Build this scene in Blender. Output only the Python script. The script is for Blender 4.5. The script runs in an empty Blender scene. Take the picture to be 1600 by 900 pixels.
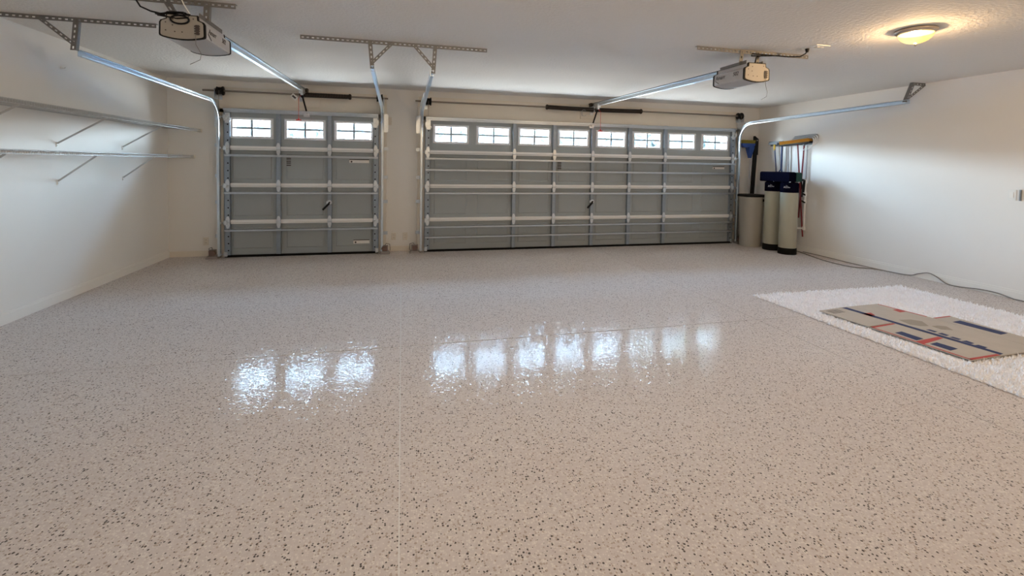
import bpy, math, random
from mathutils import Vector, Matrix
random.seed(7)
PI = math.pi
scene = bpy.context.scene
C = scene.collection

# ------------------------------------------------------------------ camera, world, exposure
FPX, CX, CY = 715.96, 800.13, 285.33
cam_d = bpy.data.cameras.new('camera')
cam = bpy.data.objects.new('camera', cam_d)
C.objects.link(cam)
scene.camera = cam
cam_d.sensor_width = 36.0
cam_d.lens = FPX / 1600 * 36
cam_d.shift_x = (800 - CX) / 1600
cam_d.shift_y = (CY - 450) / 1600
cam_d.clip_start = 0.05
YAW, PITCH, ROLL = 0.2369, -0.0398, 0.0162
fw = Vector((math.sin(YAW) * math.cos(PITCH), math.cos(YAW) * math.cos(PITCH), math.sin(PITCH)))
rt = Vector((math.cos(YAW), -math.sin(YAW), 0))
up = rt.cross(fw)
r2 = math.cos(ROLL) * rt + math.sin(ROLL) * up
u2 = -math.sin(ROLL) * rt + math.cos(ROLL) * up
cam.matrix_world = Matrix(((r2.x, u2.x, -fw.x, -0.0949), (r2.y, u2.y, -fw.y, -7.3052), (r2.z, u2.z, -fw.z, 1.376), (0, 0, 0, 1)))

SKY = 90.0
world = bpy.data.worlds.new('daylight')
scene.world = world
world.use_nodes = True
wn, wl = world.node_tree.nodes, world.node_tree.links
wn.clear()
w_out = wn.new('ShaderNodeOutputWorld')
w_bg = wn.new('ShaderNodeBackground')
w_tc = wn.new('ShaderNodeTexCoord')
w_sep = wn.new('ShaderNodeSeparateXYZ')
w_map = wn.new('ShaderNodeMapRange')
w_ramp = wn.new('ShaderNodeValToRGB')
w_map.inputs['From Min'].default_value = -1
w_map.inputs['From Max'].default_value = 1
el = w_ramp.color_ramp.elements
el[0].position = 0.0; el[0].color = (0.20, 0.21, 0.215, 1)      # sunlit concrete and lawn below the horizon
el[1].position = 1.0; el[1].color = (0.30, 0.55, 1.0, 1)
for pos, col in ((0.485, (0.29, 0.30, 0.30, 1)), (0.505, (0.76, 0.89, 1.0, 1)), (0.60, (0.57, 0.80, 1.0, 1)), (0.72, (0.44, 0.70, 1.0, 1))):
    e = el.new(pos); e.color = col
w_bg.inputs['Strength'].default_value = SKY
wl.new(w_tc.outputs['Generated'], w_sep.inputs[0])
wl.new(w_sep.outputs['Z'], w_map.inputs['Value'])
wl.new(w_map.outputs[0], w_ramp.inputs[0])
wl.new(w_ramp.outputs[0], w_bg.inputs[0])
wl.new(w_bg.outputs[0], w_out.inputs[0])

LAMP_W = 150.0          # watts of each ceiling fixture's bulb
vs = scene.view_settings
scene.display_settings.display_device = 'sRGB'
vs.view_transform = 'Standard'
vs.look = 'None'
vs.exposure = 0.62
vs.gamma = 1.0
vs.use_curve_mapping = False
cy = scene.cycles
cy.use_denoising = True
try:
    cy.denoiser = 'OPENIMAGEDENOISE'
    cy.denoising_input_passes = 'RGB_ALBEDO_NORMAL'
except Exception:
    pass
cy.max_bounces = 14
cy.diffuse_bounces = 8
cy.glossy_bounces = 4
cy.transparent_max_bounces = 16
cy.sample_clamp_indirect = 12.0
cy.caustics_reflective = False
cy.caustics_refractive = False

# ------------------------------------------------------------------ measurements (metres)
XL, XR, H = -3.251, 6.411, 2.496
YR = -8.6                       # wall behind the camera
S0, S1 = -2.505, -0.430         # single door edges
D0, D1 = 0.252, 5.788           # double door edges
S_WIN = (-2.157, -1.457, -0.784)
D_WIN = tuple(0.650 + 0.677 * k for k in range(8))
DT = 2.09                       # door top
SEC = (0.0, 0.495, 1.015, 1.540, DT)

# ------------------------------------------------------------------ materials
def srgb(r, g, b):
    f = lambda c: (c / 255 / 12.92) if c / 255 <= 0.04045 else ((c / 255 + 0.055) / 1.055) ** 2.4
    return (f(r), f(g), f(b), 1)

def mat(name, col, rough=0.6, metal=0.0, noise=0.0, nscale=20.0, bump=0.0, bscale=60.0, spec=None, bdist=0.01):
    m = bpy.data.materials.new(name)
    m.use_nodes = True
    nt = m.node_tree; n = nt.nodes; l = nt.links
    b = n['Principled BSDF']
    b.inputs['Base Color'].default_value = col
    b.inputs['Roughness'].default_value = rough
    b.inputs['Metallic'].default_value = metal
    if spec is not None:
        b.inputs['Specular IOR Level'].default_value = spec
    tc = n.new('ShaderNodeTexCoord')
    if noise:
        t = n.new('ShaderNodeTexNoise'); t.inputs['Scale'].default_value = nscale; t.inputs['Detail'].default_value = 4
        r = n.new('ShaderNodeMapRange'); r.inputs['To Min'].default_value = 1 - noise; r.inputs['To Max'].default_value = 1 + noise
        x = n.new('ShaderNodeMix'); x.data_type = 'RGBA'; x.blend_type = 'MULTIPLY'; x.inputs[0].default_value = 1
        x.inputs[6].default_value = col
        l.new(tc.outputs['Object'], t.inputs['Vector'])
        l.new(t.outputs['Fac'], r.inputs['Value'])
        l.new(r.outputs[0], x.inputs[7])
        l.new(x.outputs[2], b.inputs['Base Color'])
    if bump:
        t = n.new('ShaderNodeTexNoise'); t.inputs['Scale'].default_value = bscale; t.inputs['Detail'].default_value = 3
        bp = n.new('ShaderNodeBump'); bp.inputs['Strength'].default_value = bump; bp.inputs['Distance'].default_value = bdist
        l.new(tc.outputs['Object'], t.inputs['Vector'])
        l.new(t.outputs['Fac'], bp.inputs['Height'])
        l.new(bp.outputs[0], b.inputs['Normal'])
    return m

M = {}
M['wall'] = mat('wall_paint', (0.81, 0.79, 0.755, 1), 0.75, bump=0.12, bscale=220, bdist=0.004, noise=0.02, nscale=2)
M['ceiling'] = mat('ceiling_paint', (0.74, 0.72, 0.69, 1), 0.9, bump=0.55, bscale=38, bdist=0.012)
M['trim'] = mat('trim_paint', (0.84, 0.82, 0.78, 1), 0.5)
M['jamb'] = mat('jamb_paint', (0.78, 0.72, 0.63, 1), 0.6, noise=0.04, nscale=6)
M['steel'] = mat('galvanized_steel', (0.60, 0.66, 0.71, 1), 0.33, 0.9, noise=0.10, nscale=25)
M['stile'] = mat('galvanized_stile', (0.30, 0.355, 0.42, 1), 0.45, 0.5, noise=0.12, nscale=30)
M['hinge'] = mat('zinc_hinge', (0.66, 0.70, 0.74, 1), 0.35, 0.85, noise=0.15, nscale=60)
M['skin'] = mat('door_steel_back', (0.345, 0.38, 0.395, 1), 0.55, noise=0.05, nscale=3)
M['skin_top'] = M['skin']
M['rail'] = mat('door_section_lip', (0.86, 0.86, 0.86, 1), 0.5)
M['strut'] = mat('strut_steel', (0.55, 0.60, 0.65, 1), 0.35, 0.75, noise=0.08, nscale=20)
M['frame'] = mat('window_frame_plastic', (0.80, 0.82, 0.85, 1), 0.4)
M['perf'] = mat('perforated_angle_steel', (0.20, 0.195, 0.19, 1), 0.55, 0.3, noise=0.15, nscale=30)
M['black'] = mat('black_plastic', (0.007, 0.007, 0.008, 1), 0.5, spec=0.2)
M['rubber'] = mat('black_rubber', (0.007, 0.007, 0.007, 1), 0.8, spec=0.15)
M['bronze'] = mat('dark_oiled_spring', (0.055, 0.042, 0.035, 1), 0.45, 0.5, noise=0.2, nscale=40)
M['shaft'] = mat('aged_shaft', (0.26, 0.22, 0.18, 1), 0.5, 0.6)
M['case'] = mat('opener_case', (0.50, 0.49, 0.49, 1), 0.42, 0.15)
M['caseback'] = mat('opener_back_plate', (0.36, 0.345, 0.32, 1), 0.5, 0.1)
M['ink'] = mat('dark_print', (0.07, 0.06, 0.06, 1), 0.6)
M['white'] = mat('white_plastic', (0.80, 0.79, 0.76, 1), 0.4)
M['plate'] = mat('cover_plate', (0.74, 0.69, 0.61, 1), 0.45)
M['red'] = mat('red_cord', (0.60, 0.035, 0.03, 1), 0.6)
M['redpaint'] = mat('red_handle', (0.20, 0.010, 0.018, 1), 0.4)
M['blue'] = mat('blue_plastic', (0.012, 0.055, 0.28, 1), 0.4)
M['navy'] = mat('navy_handle', (0.012, 0.035, 0.14, 1), 0.35)
M['bristle'] = mat('olive_bristles', (0.33, 0.27, 0.05, 1), 0.8, bump=1.0, bscale=200)
M['orange'] = mat('amber_bristles', (0.78, 0.36, 0.035, 1), 0.7, bump=1.0, bscale=260)
M['yellow'] = mat('yellow_plastic', (0.80, 0.56, 0.06, 1), 0.45)
M['grey'] = mat('grey_plastic', (0.20, 0.22, 0.24, 1), 0.5)
M['palegrey'] = mat('pale_handle', (0.42, 0.42, 0.43, 1), 0.4)
M['tank'] = mat('almond_tank', (0.40, 0.385, 0.30, 1), 0.42, noise=0.04, nscale=5)
M['brine'] = mat('almond_brine_tank', (0.44, 0.42, 0.37, 1), 0.5)
M['head'] = mat('valve_head_navy', (0.004, 0.004, 0.011, 1), 0.7, spec=0.0)
M['green'] = mat('valve_cover_green', (0.006, 0.040, 0.026, 1), 0.3, spec=0.2)
M['sensor'] = mat('sensor_brown', (0.16, 0.10, 0.085, 1), 0.6)
M['sensorbody'] = mat('sensor_grey', (0.30, 0.27, 0.26, 1), 0.5)
M['bronze_metal'] = mat('brushed_nickel_ring', (0.56, 0.47, 0.38, 1), 0.35, 0.8)
M['wire'] = mat('coated_wire', (0.52, 0.52, 0.52, 1), 0.35, 0.3)
M['cable'] = mat('grey_cable', (0.24, 0.22, 0.20, 1), 0.6)
M['card'] = mat('cardboard', (0.48, 0.42, 0.355, 1), 0.85, noise=0.10, nscale=7)
M['cardred'] = mat('red_ink', (0.45, 0.06, 0.05, 1), 0.7)
M['cardnavy'] = mat('navy_ink', (0.018, 0.028, 0.10, 1), 0.7)
M['cardstain'] = mat('cardboard_stain', (0.33, 0.28, 0.22, 1), 0.85)
M['pile'] = mat('white_shag', (0.88, 0.885, 0.92, 1), 0.95, noise=0.10, nscale=12)
M['joint'] = mat('joint_filler', (0.20, 0.185, 0.165, 1), 0.6)
M['jointglint'] = mat('painted_glint_filler', (0.74, 0.72, 0.69, 1), 0.25)  # pale colour stands in for the light the centre joint reflects
M['leaf'] = mat('tree_leaves', (0.10, 0.20, 0.05, 1), 0.7)
M['bark'] = mat('tree_bark', (0.16, 0.12, 0.08, 1), 0.9)
M['street'] = mat('street_concrete', (0.24, 0.24, 0.235, 1), 0.9, noise=0.1, nscale=3)
M['hedge'] = mat('hedge_leaves', (0.050, 0.066, 0.060, 1), 0.8, noise=0.5, nscale=1.3)

def make_glass():
    m = bpy.data.materials.new('window_glass'); m.use_nodes = True
    n, l = m.node_tree.nodes, m.node_tree.links
    n.clear()
    o = n.new('ShaderNodeOutputMaterial'); mx = n.new('ShaderNodeMixShader')
    t = n.new('ShaderNodeBsdfTransparent'); t.inputs[0].default_value = (0.96, 0.97, 0.97, 1)
    g = n.new('ShaderNodeBsdfGlossy'); g.inputs['Roughness'].default_value = 0.05
    mx.inputs[0].default_value = 0.06
    l.new(t.outputs[0], mx.inputs[1]); l.new(g.outputs[0], mx.inputs[2]); l.new(mx.outputs[0], o.inputs[0])
    return m
M['glass'] = make_glass()
def make_frame():          # thin white plastic that lets a little daylight through
    m = M['frame']; n, l = m.node_tree.nodes, m.node_tree.links
    o = [x for x in n if x.type == 'OUTPUT_MATERIAL'][0]
    mx = n.new('ShaderNodeMixShader'); mx.inputs[0].default_value = 0.02
    t = n.new('ShaderNodeBsdfTranslucent'); t.inputs[0].default_value = (0.85, 0.9, 0.95, 1)
    l.new(n['Principled BSDF'].outputs[0], mx.inputs[1]); l.new(t.outputs[0], mx.inputs[2]); l.new(mx.outputs[0], o.inputs[0])
make_frame()

def make_dome():
    m = bpy.data.materials.new('lit_alabaster_glass'); m.use_nodes = True
    n, l = m.node_tree.nodes, m.node_tree.links
    n.clear()
    o = n.new('ShaderNodeOutputMaterial'); mx = n.new('ShaderNodeMixShader')
    t = n.new('ShaderNodeBsdfTransparent'); t.inputs[0].default_value = (1.0, 0.90, 0.72, 1)
    e = n.new('ShaderNodeEmission')
    tc = n.new('ShaderNodeTexCoord'); nz = n.new('ShaderNodeTexNoise'); nz.inputs['Scale'].default_value = 7; nz.inputs['Detail'].default_value = 3
    r = n.new('ShaderNodeValToRGB')
    r.color_ramp.elements[0].position = 0.35; r.color_ramp.elements[0].color = (0.95, 0.50, 0.13, 1)
    r.color_ramp.elements[1].position = 0.62; r.color_ramp.elements[1].color = (1.0, 0.74, 0.30, 1)
    e.inputs['Strength'].default_value = 1.25
    mx.inputs[0].default_value = 0.8
    l.new(tc.outputs['Object'], nz.inputs['Vector']); l.new(nz.outputs['Fac'], r.inputs[0]); l.new(r.outputs[0], e.inputs[0])
    l.new(t.outputs[0], mx.inputs[1]); l.new(e.outputs[0], mx.inputs[2]); l.new(mx.outputs[0], o.inputs[0])
    return m
M['dome'] = make_dome()

def make_floor():
    m = bpy.data.materials.new('flake_epoxy_floor'); m.use_nodes = True
    n, l = m.node_tree.nodes, m.node_tree.links
    n.clear()
    o = n.new('ShaderNodeOutputMaterial')
    geo = n.new('ShaderNodeNewGeometry')
    def mixc(fac, a, b):
        x = n.new('ShaderNodeMix'); x.data_type = 'RGBA'
        for sock, v in ((x.inputs[0], fac), (x.inputs[6], a), (x.inputs[7], b)):
            if hasattr(v, 'is_linked'): l.new(v, sock)
            else: sock.default_value = v
        return x.outputs[2]
    def mth(op, a, b):
        x = n.new('ShaderNodeMath'); x.operation = op
        for sock, v in ((x.inputs[0], a), (x.inputs[1], b)):
            if hasattr(v, 'is_linked'): l.new(v, sock)
            else: sock.default_value = v
        return x.outputs[0]
    def chips(scale, size, lo, hi, off):
        mp = n.new('ShaderNodeMapping'); mp.inputs['Location'].default_value = (off, off * 2, 0)
        l.new(geo.outputs['Position'], mp.inputs[0])
        v = n.new('ShaderNodeTexVoronoi'); v.inputs['Scale'].default_value = scale; v.voronoi_dimensions = '2D'
        l.new(mp.outputs[0], v.inputs['Vector'])
        s = n.new('ShaderNodeSeparateColor'); l.new(v.outputs['Color'], s.inputs[0])
        near = mth('LESS_THAN', v.outputs['Distance'], mth('MULTIPLY', s.outputs[1], size))
        pick = mth('MULTIPLY', mth('GREATER_THAN', s.outputs[0], lo), mth('LESS_THAN', s.outputs[0], hi))
        return mth('MULTIPLY', near, pick)
    big = n.new('ShaderNodeTexNoise'); big.inputs['Scale'].default_value = 0.9; big.inputs['Detail'].default_value = 3
    l.new(geo.outputs['Position'], big.inputs['Vector'])
    base = mixc(big.outputs['Fac'], (0.60, 0.535, 0.505, 1), (0.66, 0.61, 0.59, 1))
    fine = n.new('ShaderNodeTexNoise'); fine.inputs['Scale'].default_value = 55; fine.inputs['Detail'].default_value = 2
    l.new(geo.outputs['Position'], fine.inputs['Vector'])
    base = mixc(mth('MULTIPLY', mth('SUBTRACT', fine.outputs['Fac'], 0.30), 0.9), base, (0.50, 0.425, 0.39, 1))
    base = mixc(mth('MULTIPLY', chips(125, 0.70, 0.0, 0.40, 0.0), 0.5), base, (0.80, 0.76, 0.69, 1))
    base = mixc(mth('MULTIPLY', chips(105, 0.60, 0.55, 0.80, 3.1), 0.6), base, (0.34, 0.25, 0.19, 1))
    base = mixc(mth('MULTIPLY', chips(108, 0.52, 0.62, 0.79, 7.7), 0.9), base, (0.055, 0.045, 0.04, 1))
    d = n.new('ShaderNodeBsdfDiffuse'); l.new(base, d.inputs['Color'])
    g1 = n.new('ShaderNodeBsdfGlossy'); g1.inputs['Roughness'].default_value = 0.05
    bn = n.new('ShaderNodeTexNoise'); bn.inputs['Scale'].default_value = 60; bn.inputs['Detail'].default_value = 1.5
    l.new(geo.outputs['Position'], bn.inputs['Vector'])
    bp = n.new('ShaderNodeBump'); bp.inputs['Strength'].default_value = 0.5; bp.inputs['Distance'].default_value = 0.0012
    l.new(bn.outputs['Fac'], bp.inputs['Height'])
    l.new(bp.outputs[0], g1.inputs['Normal'])
    # each embedded flake lies at its own slight tilt and sparkles
    gv = n.new('ShaderNodeTexVoronoi'); gv.inputs['Scale'].default_value = 110; gv.voronoi_dimensions = '2D'
    l.new(geo.outputs['Position'], gv.inputs['Vector'])
    gs = n.new('ShaderNodeSeparateColor'); l.new(gv.outputs['Color'], gs.inputs[0])
    v1 = n.new('ShaderNodeCombineXYZ')
    l.new(mth('SUBTRACT', gs.outputs[0], gs.outputs[2]), v1.inputs[0]); l.new(mth('SUBTRACT', gs.outputs[1], gs.outputs[2]), v1.inputs[1])
    v2 = n.new('ShaderNodeVectorMath'); v2.operation = 'MULTIPLY'; v2.inputs[1].default_value = (0.062, 0.062, 0.0)
    l.new(v1.outputs[0], v2.inputs[0])
    v3 = n.new('ShaderNodeVectorMath'); v3.operation = 'ADD'; v3.inputs[1].default_value = (0, 0, 1)
    l.new(v2.outputs[0], v3.inputs[0])
    v4 = n.new('ShaderNodeVectorMath'); v4.operation = 'NORMALIZE'
    l.new(v3.outputs[0], v4.inputs[0])
    g2 = n.new('ShaderNodeBsdfGlossy'); g2.inputs['Roughness'].default_value = 0.03
    l.new(v4.outputs[0], g2.inputs['Normal'])
    g = n.new('ShaderNodeMixShader'); g.inputs[0].default_value = 0.5
    l.new(g1.outputs[0], g.inputs[1]); l.new(g2.outputs[0], g.inputs[2])
    fr = n.new('ShaderNodeFresnel'); fr.inputs['IOR'].default_value = 1.22
    fac = mth('MULTIPLY', mth('MINIMUM', fr.outputs[0], 0.6), 0.42)
    mx = n.new('ShaderNodeMixShader')
    l.new(fac, mx.inputs[0]); l.new(d.outputs[0], mx.inputs[1]); l.new(g.outputs[0], mx.inputs[2])
    l.new(mx.outputs[0], o.inputs[0])
    return m
M['floor'] = make_floor()

# ------------------------------------------------------------------ mesh helpers
V = Vector
class MB:
    def __init__(self):
        self.v = []; self.f = []; self.m = []; self.s = []
    def add(self, vs_, fs, mi=0, smooth=False):
        k = len(self.v)
        self.v += [tuple(p) for p in vs_]
        for f in fs:
            self.f.append(tuple(i + k for i in f)); self.m.append(mi); self.s.append(smooth)
        return self
    def box(self, x0, x1, y0, y1, z0, z1, mi=0):
        x0, x1 = sorted((x0, x1)); y0, y1 = sorted((y0, y1)); z0, z1 = sorted((z0, z1))
        p = [(x, y, z) for z in (z0, z1) for y in (y0, y1) for x in (x0, x1)]
        return self.add(p, [(0, 2, 3, 1), (4, 5, 7, 6), (0, 1, 5, 4), (2, 6, 7, 3), (0, 4, 6, 2), (1, 3, 7, 5)], mi)
    def obox(self, c, a, b, n, mi=0):          # oriented box: centre and three half vectors
        c, a, b, n = V(c), V(a), V(b), V(n)
        if a.cross(b).dot(n) < 0: n = -n
        p = [c + i * a + j * b + k * n for k in (-1, 1) for j in (-1, 1) for i in (-1, 1)]
        return self.add(p, [(0, 2, 3, 1), (4, 5, 7, 6), (0, 1, 5, 4), (2, 6, 7, 3), (0, 4, 6, 2), (1, 3, 7, 5)], mi)
    def tube(self, pts, r, n=8, mi=0, cap=True):
        pts = [V(p) for p in pts]
        rs = r if isinstance(r, (list, tuple)) else [r] * len(pts)
        rings = []
        t0 = (pts[1] - pts[0]).normalized()
        ref = V((0, 0, 1)) if abs(t0.z) < 0.9 else V((1, 0, 0))
        u = t0.cross(ref).normalized()
        for i, p in enumerate(pts):
            t = (pts[min(i + 1, len(pts) - 1)] - pts[max(i - 1, 0)])
            t = t.normalized() if t.length > 1e-9 else t0
            u = (u - t * u.dot(t))
            u = u.normalized() if u.length > 1e-6 else t.orthogonal().normalized()
            w = t.cross(u)
            rings.append([p + rs[i] * (math.cos(2 * PI * k / n) * u + math.sin(2 * PI * k / n) * w) for k in range(n)])
        vs_ = [q for ring in rings for q in ring]
        fs = [(i * n + k, i * n + (k + 1) % n, (i + 1) * n + (k + 1) % n, (i + 1) * n + k) for i in range(len(pts) - 1) for k in range(n)]
        self.add(vs_, fs, mi, True)
        if cap:
            self.add(rings[0], [tuple(reversed(range(n)))], mi)
            self.add(rings[-1], [tuple(range(n))], mi)
        return self
    def lathe(self, prof, c, axis='Z', n=24, mi=0, smooth=True):   # prof: list of (radius, height)
        c = V(c); rings = []
        for r, h in prof:
            ring = []
            for k in range(n):
                a = 2 * PI * k / n
                x, y = r * math.cos(a), r * math.sin(a)
                ring.append(c + (V((x, y, h)) if axis == 'Z' else V((h, x, y)) if axis == 'X' else V((y, h, x))))
            rings.append(ring)
        vs_ = [q for ring in rings for q in ring]
        fs = [(i * n + k, i * n + (k + 1) % n, (i + 1) * n + (k + 1) % n, (i + 1) * n + k) for i in range(len(prof) - 1) for k in range(n)]
        self.add(vs_, fs, mi, smooth)
        if prof[0][0] > 1e-4: self.add(rings[0], [tuple(reversed(range(n)))], mi)
        if prof[-1][0] > 1e-4: self.add(rings[-1], [tuple(range(n))], mi)
        return self
    def loft(self, rings, mi=0, smooth=False, cap=True):
        n = len(rings[0])
        vs_ = [q for ring in rings for q in ring]
        fs = [(i * n + k, i * n + (k + 1) % n, (i + 1) * n + (k + 1) % n, (i + 1) * n + k) for i in range(len(rings) - 1) for k in range(n)]
        self.add(vs_, fs, mi, smooth)
        if cap:
            self.add(rings[0], [tuple(reversed(range(n)))], mi)
            self.add(rings[-1], [tuple(range(n))], mi)
        return self
    def prism(self, poly, z0, z1, mi=0):       # outline in x, y
        return self.loft([[(x, y, z0) for x, y in poly], [(x, y, z1) for x, y in poly]], mi)
    def perf(self, p0, p1, wdir, ndir, width=0.036, th=0.003, pitch=0.042, mi=0):   # a flat bar with a real row of slots
        p0, p1, w, nn = V(p0), V(p1), V(wdir).normalized(), V(ndir).normalized()
        L = (p1 - p0).length; a = (p1 - p0).normalized()
        s = width * 0.34
        for sgn in (-1, 1):
            self.obox((p0 + p1) / 2 + w * sgn * (width - s) / 2, a * L / 2, w * s / 2, nn * th / 2, mi)
        k = max(2, int(L / pitch)); st = L / k
        for i in range(k + 1):
            half = st * 0.26
            lo, hi = max(0, i * st - half), min(L, i * st + half)
            self.obox(p0 + a * (lo + hi) / 2, a * (hi - lo) / 2, w * (width - 2 * s) / 2, nn * th / 2, mi)
        return self
    def mesh(self, name, mats, origin=(0, 0, 0)):
        me = bpy.data.meshes.new(name)
        o = V(origin)
        me.from_pydata([tuple(V(p) - o) for p in self.v], [], self.f)
        for m in (mats if isinstance(mats, (list, tuple)) else [mats]):
            me.materials.append(M[m] if isinstance(m, str) else m)
        me.polygons.foreach_set('material_index', self.m)
        me.polygons.foreach_set('use_smooth', self.s)
        me.validate(); me.update()
        import bmesh
        bm = bmesh.new(); bm.from_mesh(me)
        bmesh.ops.recalc_face_normals(bm, faces=bm.faces)
        bm.to_mesh(me); bm.free()
        return me

def root_of(o):
    while o.parent: o = o.parent
    return o
def tag(o, label=None, cat=None, group=None, kind=None):
    if label: o['label'] = label
    if cat: o['category'] = cat
    if group: o['group'] = group
    if kind: o['kind'] = kind
    return o
def link(name, me, parent=None, loc=(0, 0, 0)):
    o = bpy.data.objects.new(name, me); C.objects.link(o)
    o.location = loc
    if parent: o.parent = parent
    return o
def build(mb, name, mats, parent=None, label=None, kind=None):
    """mb is in world coordinates; a part is stored relative to its thing's Empty"""
    org = root_of(parent).location if parent else (0, 0, 0)
    o = link(name, mb.mesh(name, mats, org), parent)
    return tag(o, label=label, kind=kind)
def solo(mb, name, mats, label, cat, loc, group=None, kind=None):
    o = link(name, mb.mesh(name, mats, loc), None, loc)
    return tag(o, label, cat, group, kind)
def thing(name, label, cat, loc, group=None, kind=None):
    o = bpy.data.objects.new(name, None); C.objects.link(o)
    o.location = loc; o.empty_display_size = 0.1
    return tag(o, label, cat, group, kind)
def place(name, me, parent, at):               # a shared mesh as a part, at a world point
    return link(name, me, parent, V(at) - root_of(parent).location)
def copy_tree(o, parent=None):
    c = o.copy(); C.objects.link(c)
    if parent: c.parent = parent
    for ch in list(o.children): copy_tree(ch, c)
    return c
def struct(mb, name, mats, label=None, parent=None):
    o = link(name, mb.mesh(name, mats), parent)
    if not parent: o['kind'] = 'structure'
    if label: o['label'] = label
    return o
def text(name, body, size, parent, at, rot, m, shear=0.0):
    cu = bpy.data.curves.new(name, 'FONT'); cu.body = body; cu.size = size; cu.extrude = 0.0006; cu.shear = shear
    cu.align_x = 'CENTER'; cu.align_y = 'CENTER'
    cu.materials.append(M[m])
    tmp = bpy.data.objects.new(name, cu); C.objects.link(tmp)
    bpy.context.view_layer.update()
    me = bpy.data.meshes.new_from_object(tmp.evaluated_get(bpy.context.evaluated_depsgraph_get()))
    bpy.data.objects.remove(tmp)
    o = bpy.data.objects.new(name, me); C.objects.link(o)
    o.parent = parent; o.location = V(at) - root_of(parent).location; o.rotation_euler = rot
    return o

# ------------------------------------------------------------------ the room
JX, JX2, JY = -0.0954, 3.057, -3.83
floor = struct(MB().box(XL, XR, YR, 0.6, -0.12, -0.006), 'floor', 'joint', 'glossy beige flake-coated concrete garage floor')
xs = [XL, JX, JX2, XR]; ys = [YR, JY, 0.6]
g, gj = 0.0026, 0.0030
for i in range(3):
    for j in range(2):
        a, b = xs[i] + (0, gj, g)[i], xs[i + 1] - (gj, g, 0)[i]
        c0, d0 = ys[j] + (g if j else 0), ys[j + 1] - (g if j < 1 else 0)
        struct(MB().box(a, b, c0, d0, -0.006, 0.0), 'slab', 'floor', None, floor)
struct(MB().box(JX - gj, JX + gj, YR, 0.0, -0.006, -0.0012), 'joint_filler', 'jointglint', None, floor)

SO0, SO1, DO0, DO1, OT = S0 + 0.05, S1 - 0.05, D0 + 0.05, D1 - 0.05, DT - 0.05
w = MB()
for a, b, z0 in ((XL, SO0, 0), (SO0, SO1, OT), (SO1, DO0, 0), (DO0, DO1, OT), (DO1, XR, 0)):
    w.box(a, b, 0.0, 0.20, z0, H)
struct(w, 'wall_back', 'wall', 'beige painted wall around the two garage doors')
struct(MB().box(XL - 0.15, XL, YR, 0.2, -0.1, H), 'wall_left', 'wall', 'long off-white wall carrying two wire shelves')
struct(MB().box(XR, XR + 0.15, YR, 0.2, -0.1, H), 'wall_right', 'wall', 'long off-white wall behind the water softener')
struct(MB().box(XL - 0.15, XR + 0.15, YR - 0.15, YR, -0.1, H), 'wall_rear', 'wall', 'off-white wall behind the camera')
struct(MB().box(XL - 0.15, XR + 0.15, YR - 0.15, 0.2, H, H + 0.15), 'ceiling', 'ceiling', 'textured off-white garage ceiling')
def base_prof(x, s):       # small two-step skirting on a side wall
    return MB().box(x, x + s * 0.014, YR, 0.0, 0, 0.075).box(x, x + s * 0.008, YR, 0.0, 0.075, 0.098)
struct(base_prof(XL, 1), 'baseboard_left', 'trim')
struct(base_prof(XR, -1), 'baseboard_right', 'trim')
b = MB()
for a, c0 in ((XL + 0.014, S0 - 0.12), (S1 + 0.13, D0 - 0.13), (D1 + 0.12, XR - 0.014)):
    b.box(a, c0, -0.012, 0, 0, 0.08)
struct(b, 'baseboard_back', 'jamb')
def jamb(name, a, b_, lab):
    m = MB()
    m.box(a - 0.11, a + 0.05, -0.088, 0, 0, OT + 0.05)
    m.box(b_ - 0.05, b_ + 0.11, -0.088, 0, 0, OT + 0.05)
    m.box(a - 0.11, b_ + 0.11, -0.088, 0, OT, DT + 0.03)
    m.box(a - 0.11, b_ + 0.11, -0.030, 0, DT + 0.03, 2.40)
    m.box((a + b_) / 2 - 0.2, (a + b_) / 2 + 0.2, -0.045, -0.03, DT + 0.07, 2.395)
    struct(m, name, 'jamb', lab)
jamb('trim_1', S0, S1, 'beige wooden jamb and header board around the single garage door')
jamb('trim_2', D0, D1, 'beige wooden jamb and header board around the double garage door')

# ------------------------------------------------------------------ garage doors
YS = -0.092        # outer side of the leaf
def stile_mesh(name, h, wd, holes, lo=0.002):
    m = MB()
    m.box(-wd / 2, wd / 2, -0.152, -0.148, lo, h - 0.002)
    m.box(-wd / 2, -wd / 2 + 0.004, -0.152, -0.104, lo, h - 0.002)
    m.box(wd / 2 - 0.004, wd / 2, -0.152, -0.104, lo, h - 0.002)
    if holes:
        for k in range(4):
            z = h * (0.2 + 0.2 * k)
            m.lathe([(0.0105, -0.1528), (0.0105, -0.1515)], (holes, 0, z), 'Y', 8, 1, False)
    return m.mesh(name, ['stile', 'black'])
def hinge_mesh():
    m = MB()
    m.loft([[(-0.026, y, 0.006), (0.026, y, 0.006), (0.026, y, 0.045), (0.012, y, 0.085), (-0.012, y, 0.085), (-0.026, y, 0.045)] for y in (-0.1525, -0.157)])
    m.loft([[(-0.026, y, -0.006), (-0.026, y, -0.045), (-0.012, y, -0.085), (0.012, y, -0.085), (0.026, y, -0.045), (0.026, y, -0.006)] for y in (-0.1525, -0.157)])
    m.tube([(-0.03, -0.163, 0), (0.03, -0.163, 0)], 0.009, 8)
    for z in (0.04, -0.04):
        m.lathe([(0.007, -0.162), (0.007, -0.156)], (0, 0, z), 'Y', 6, 0, False)
    return m.mesh('hinge', ['hinge'])
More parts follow.
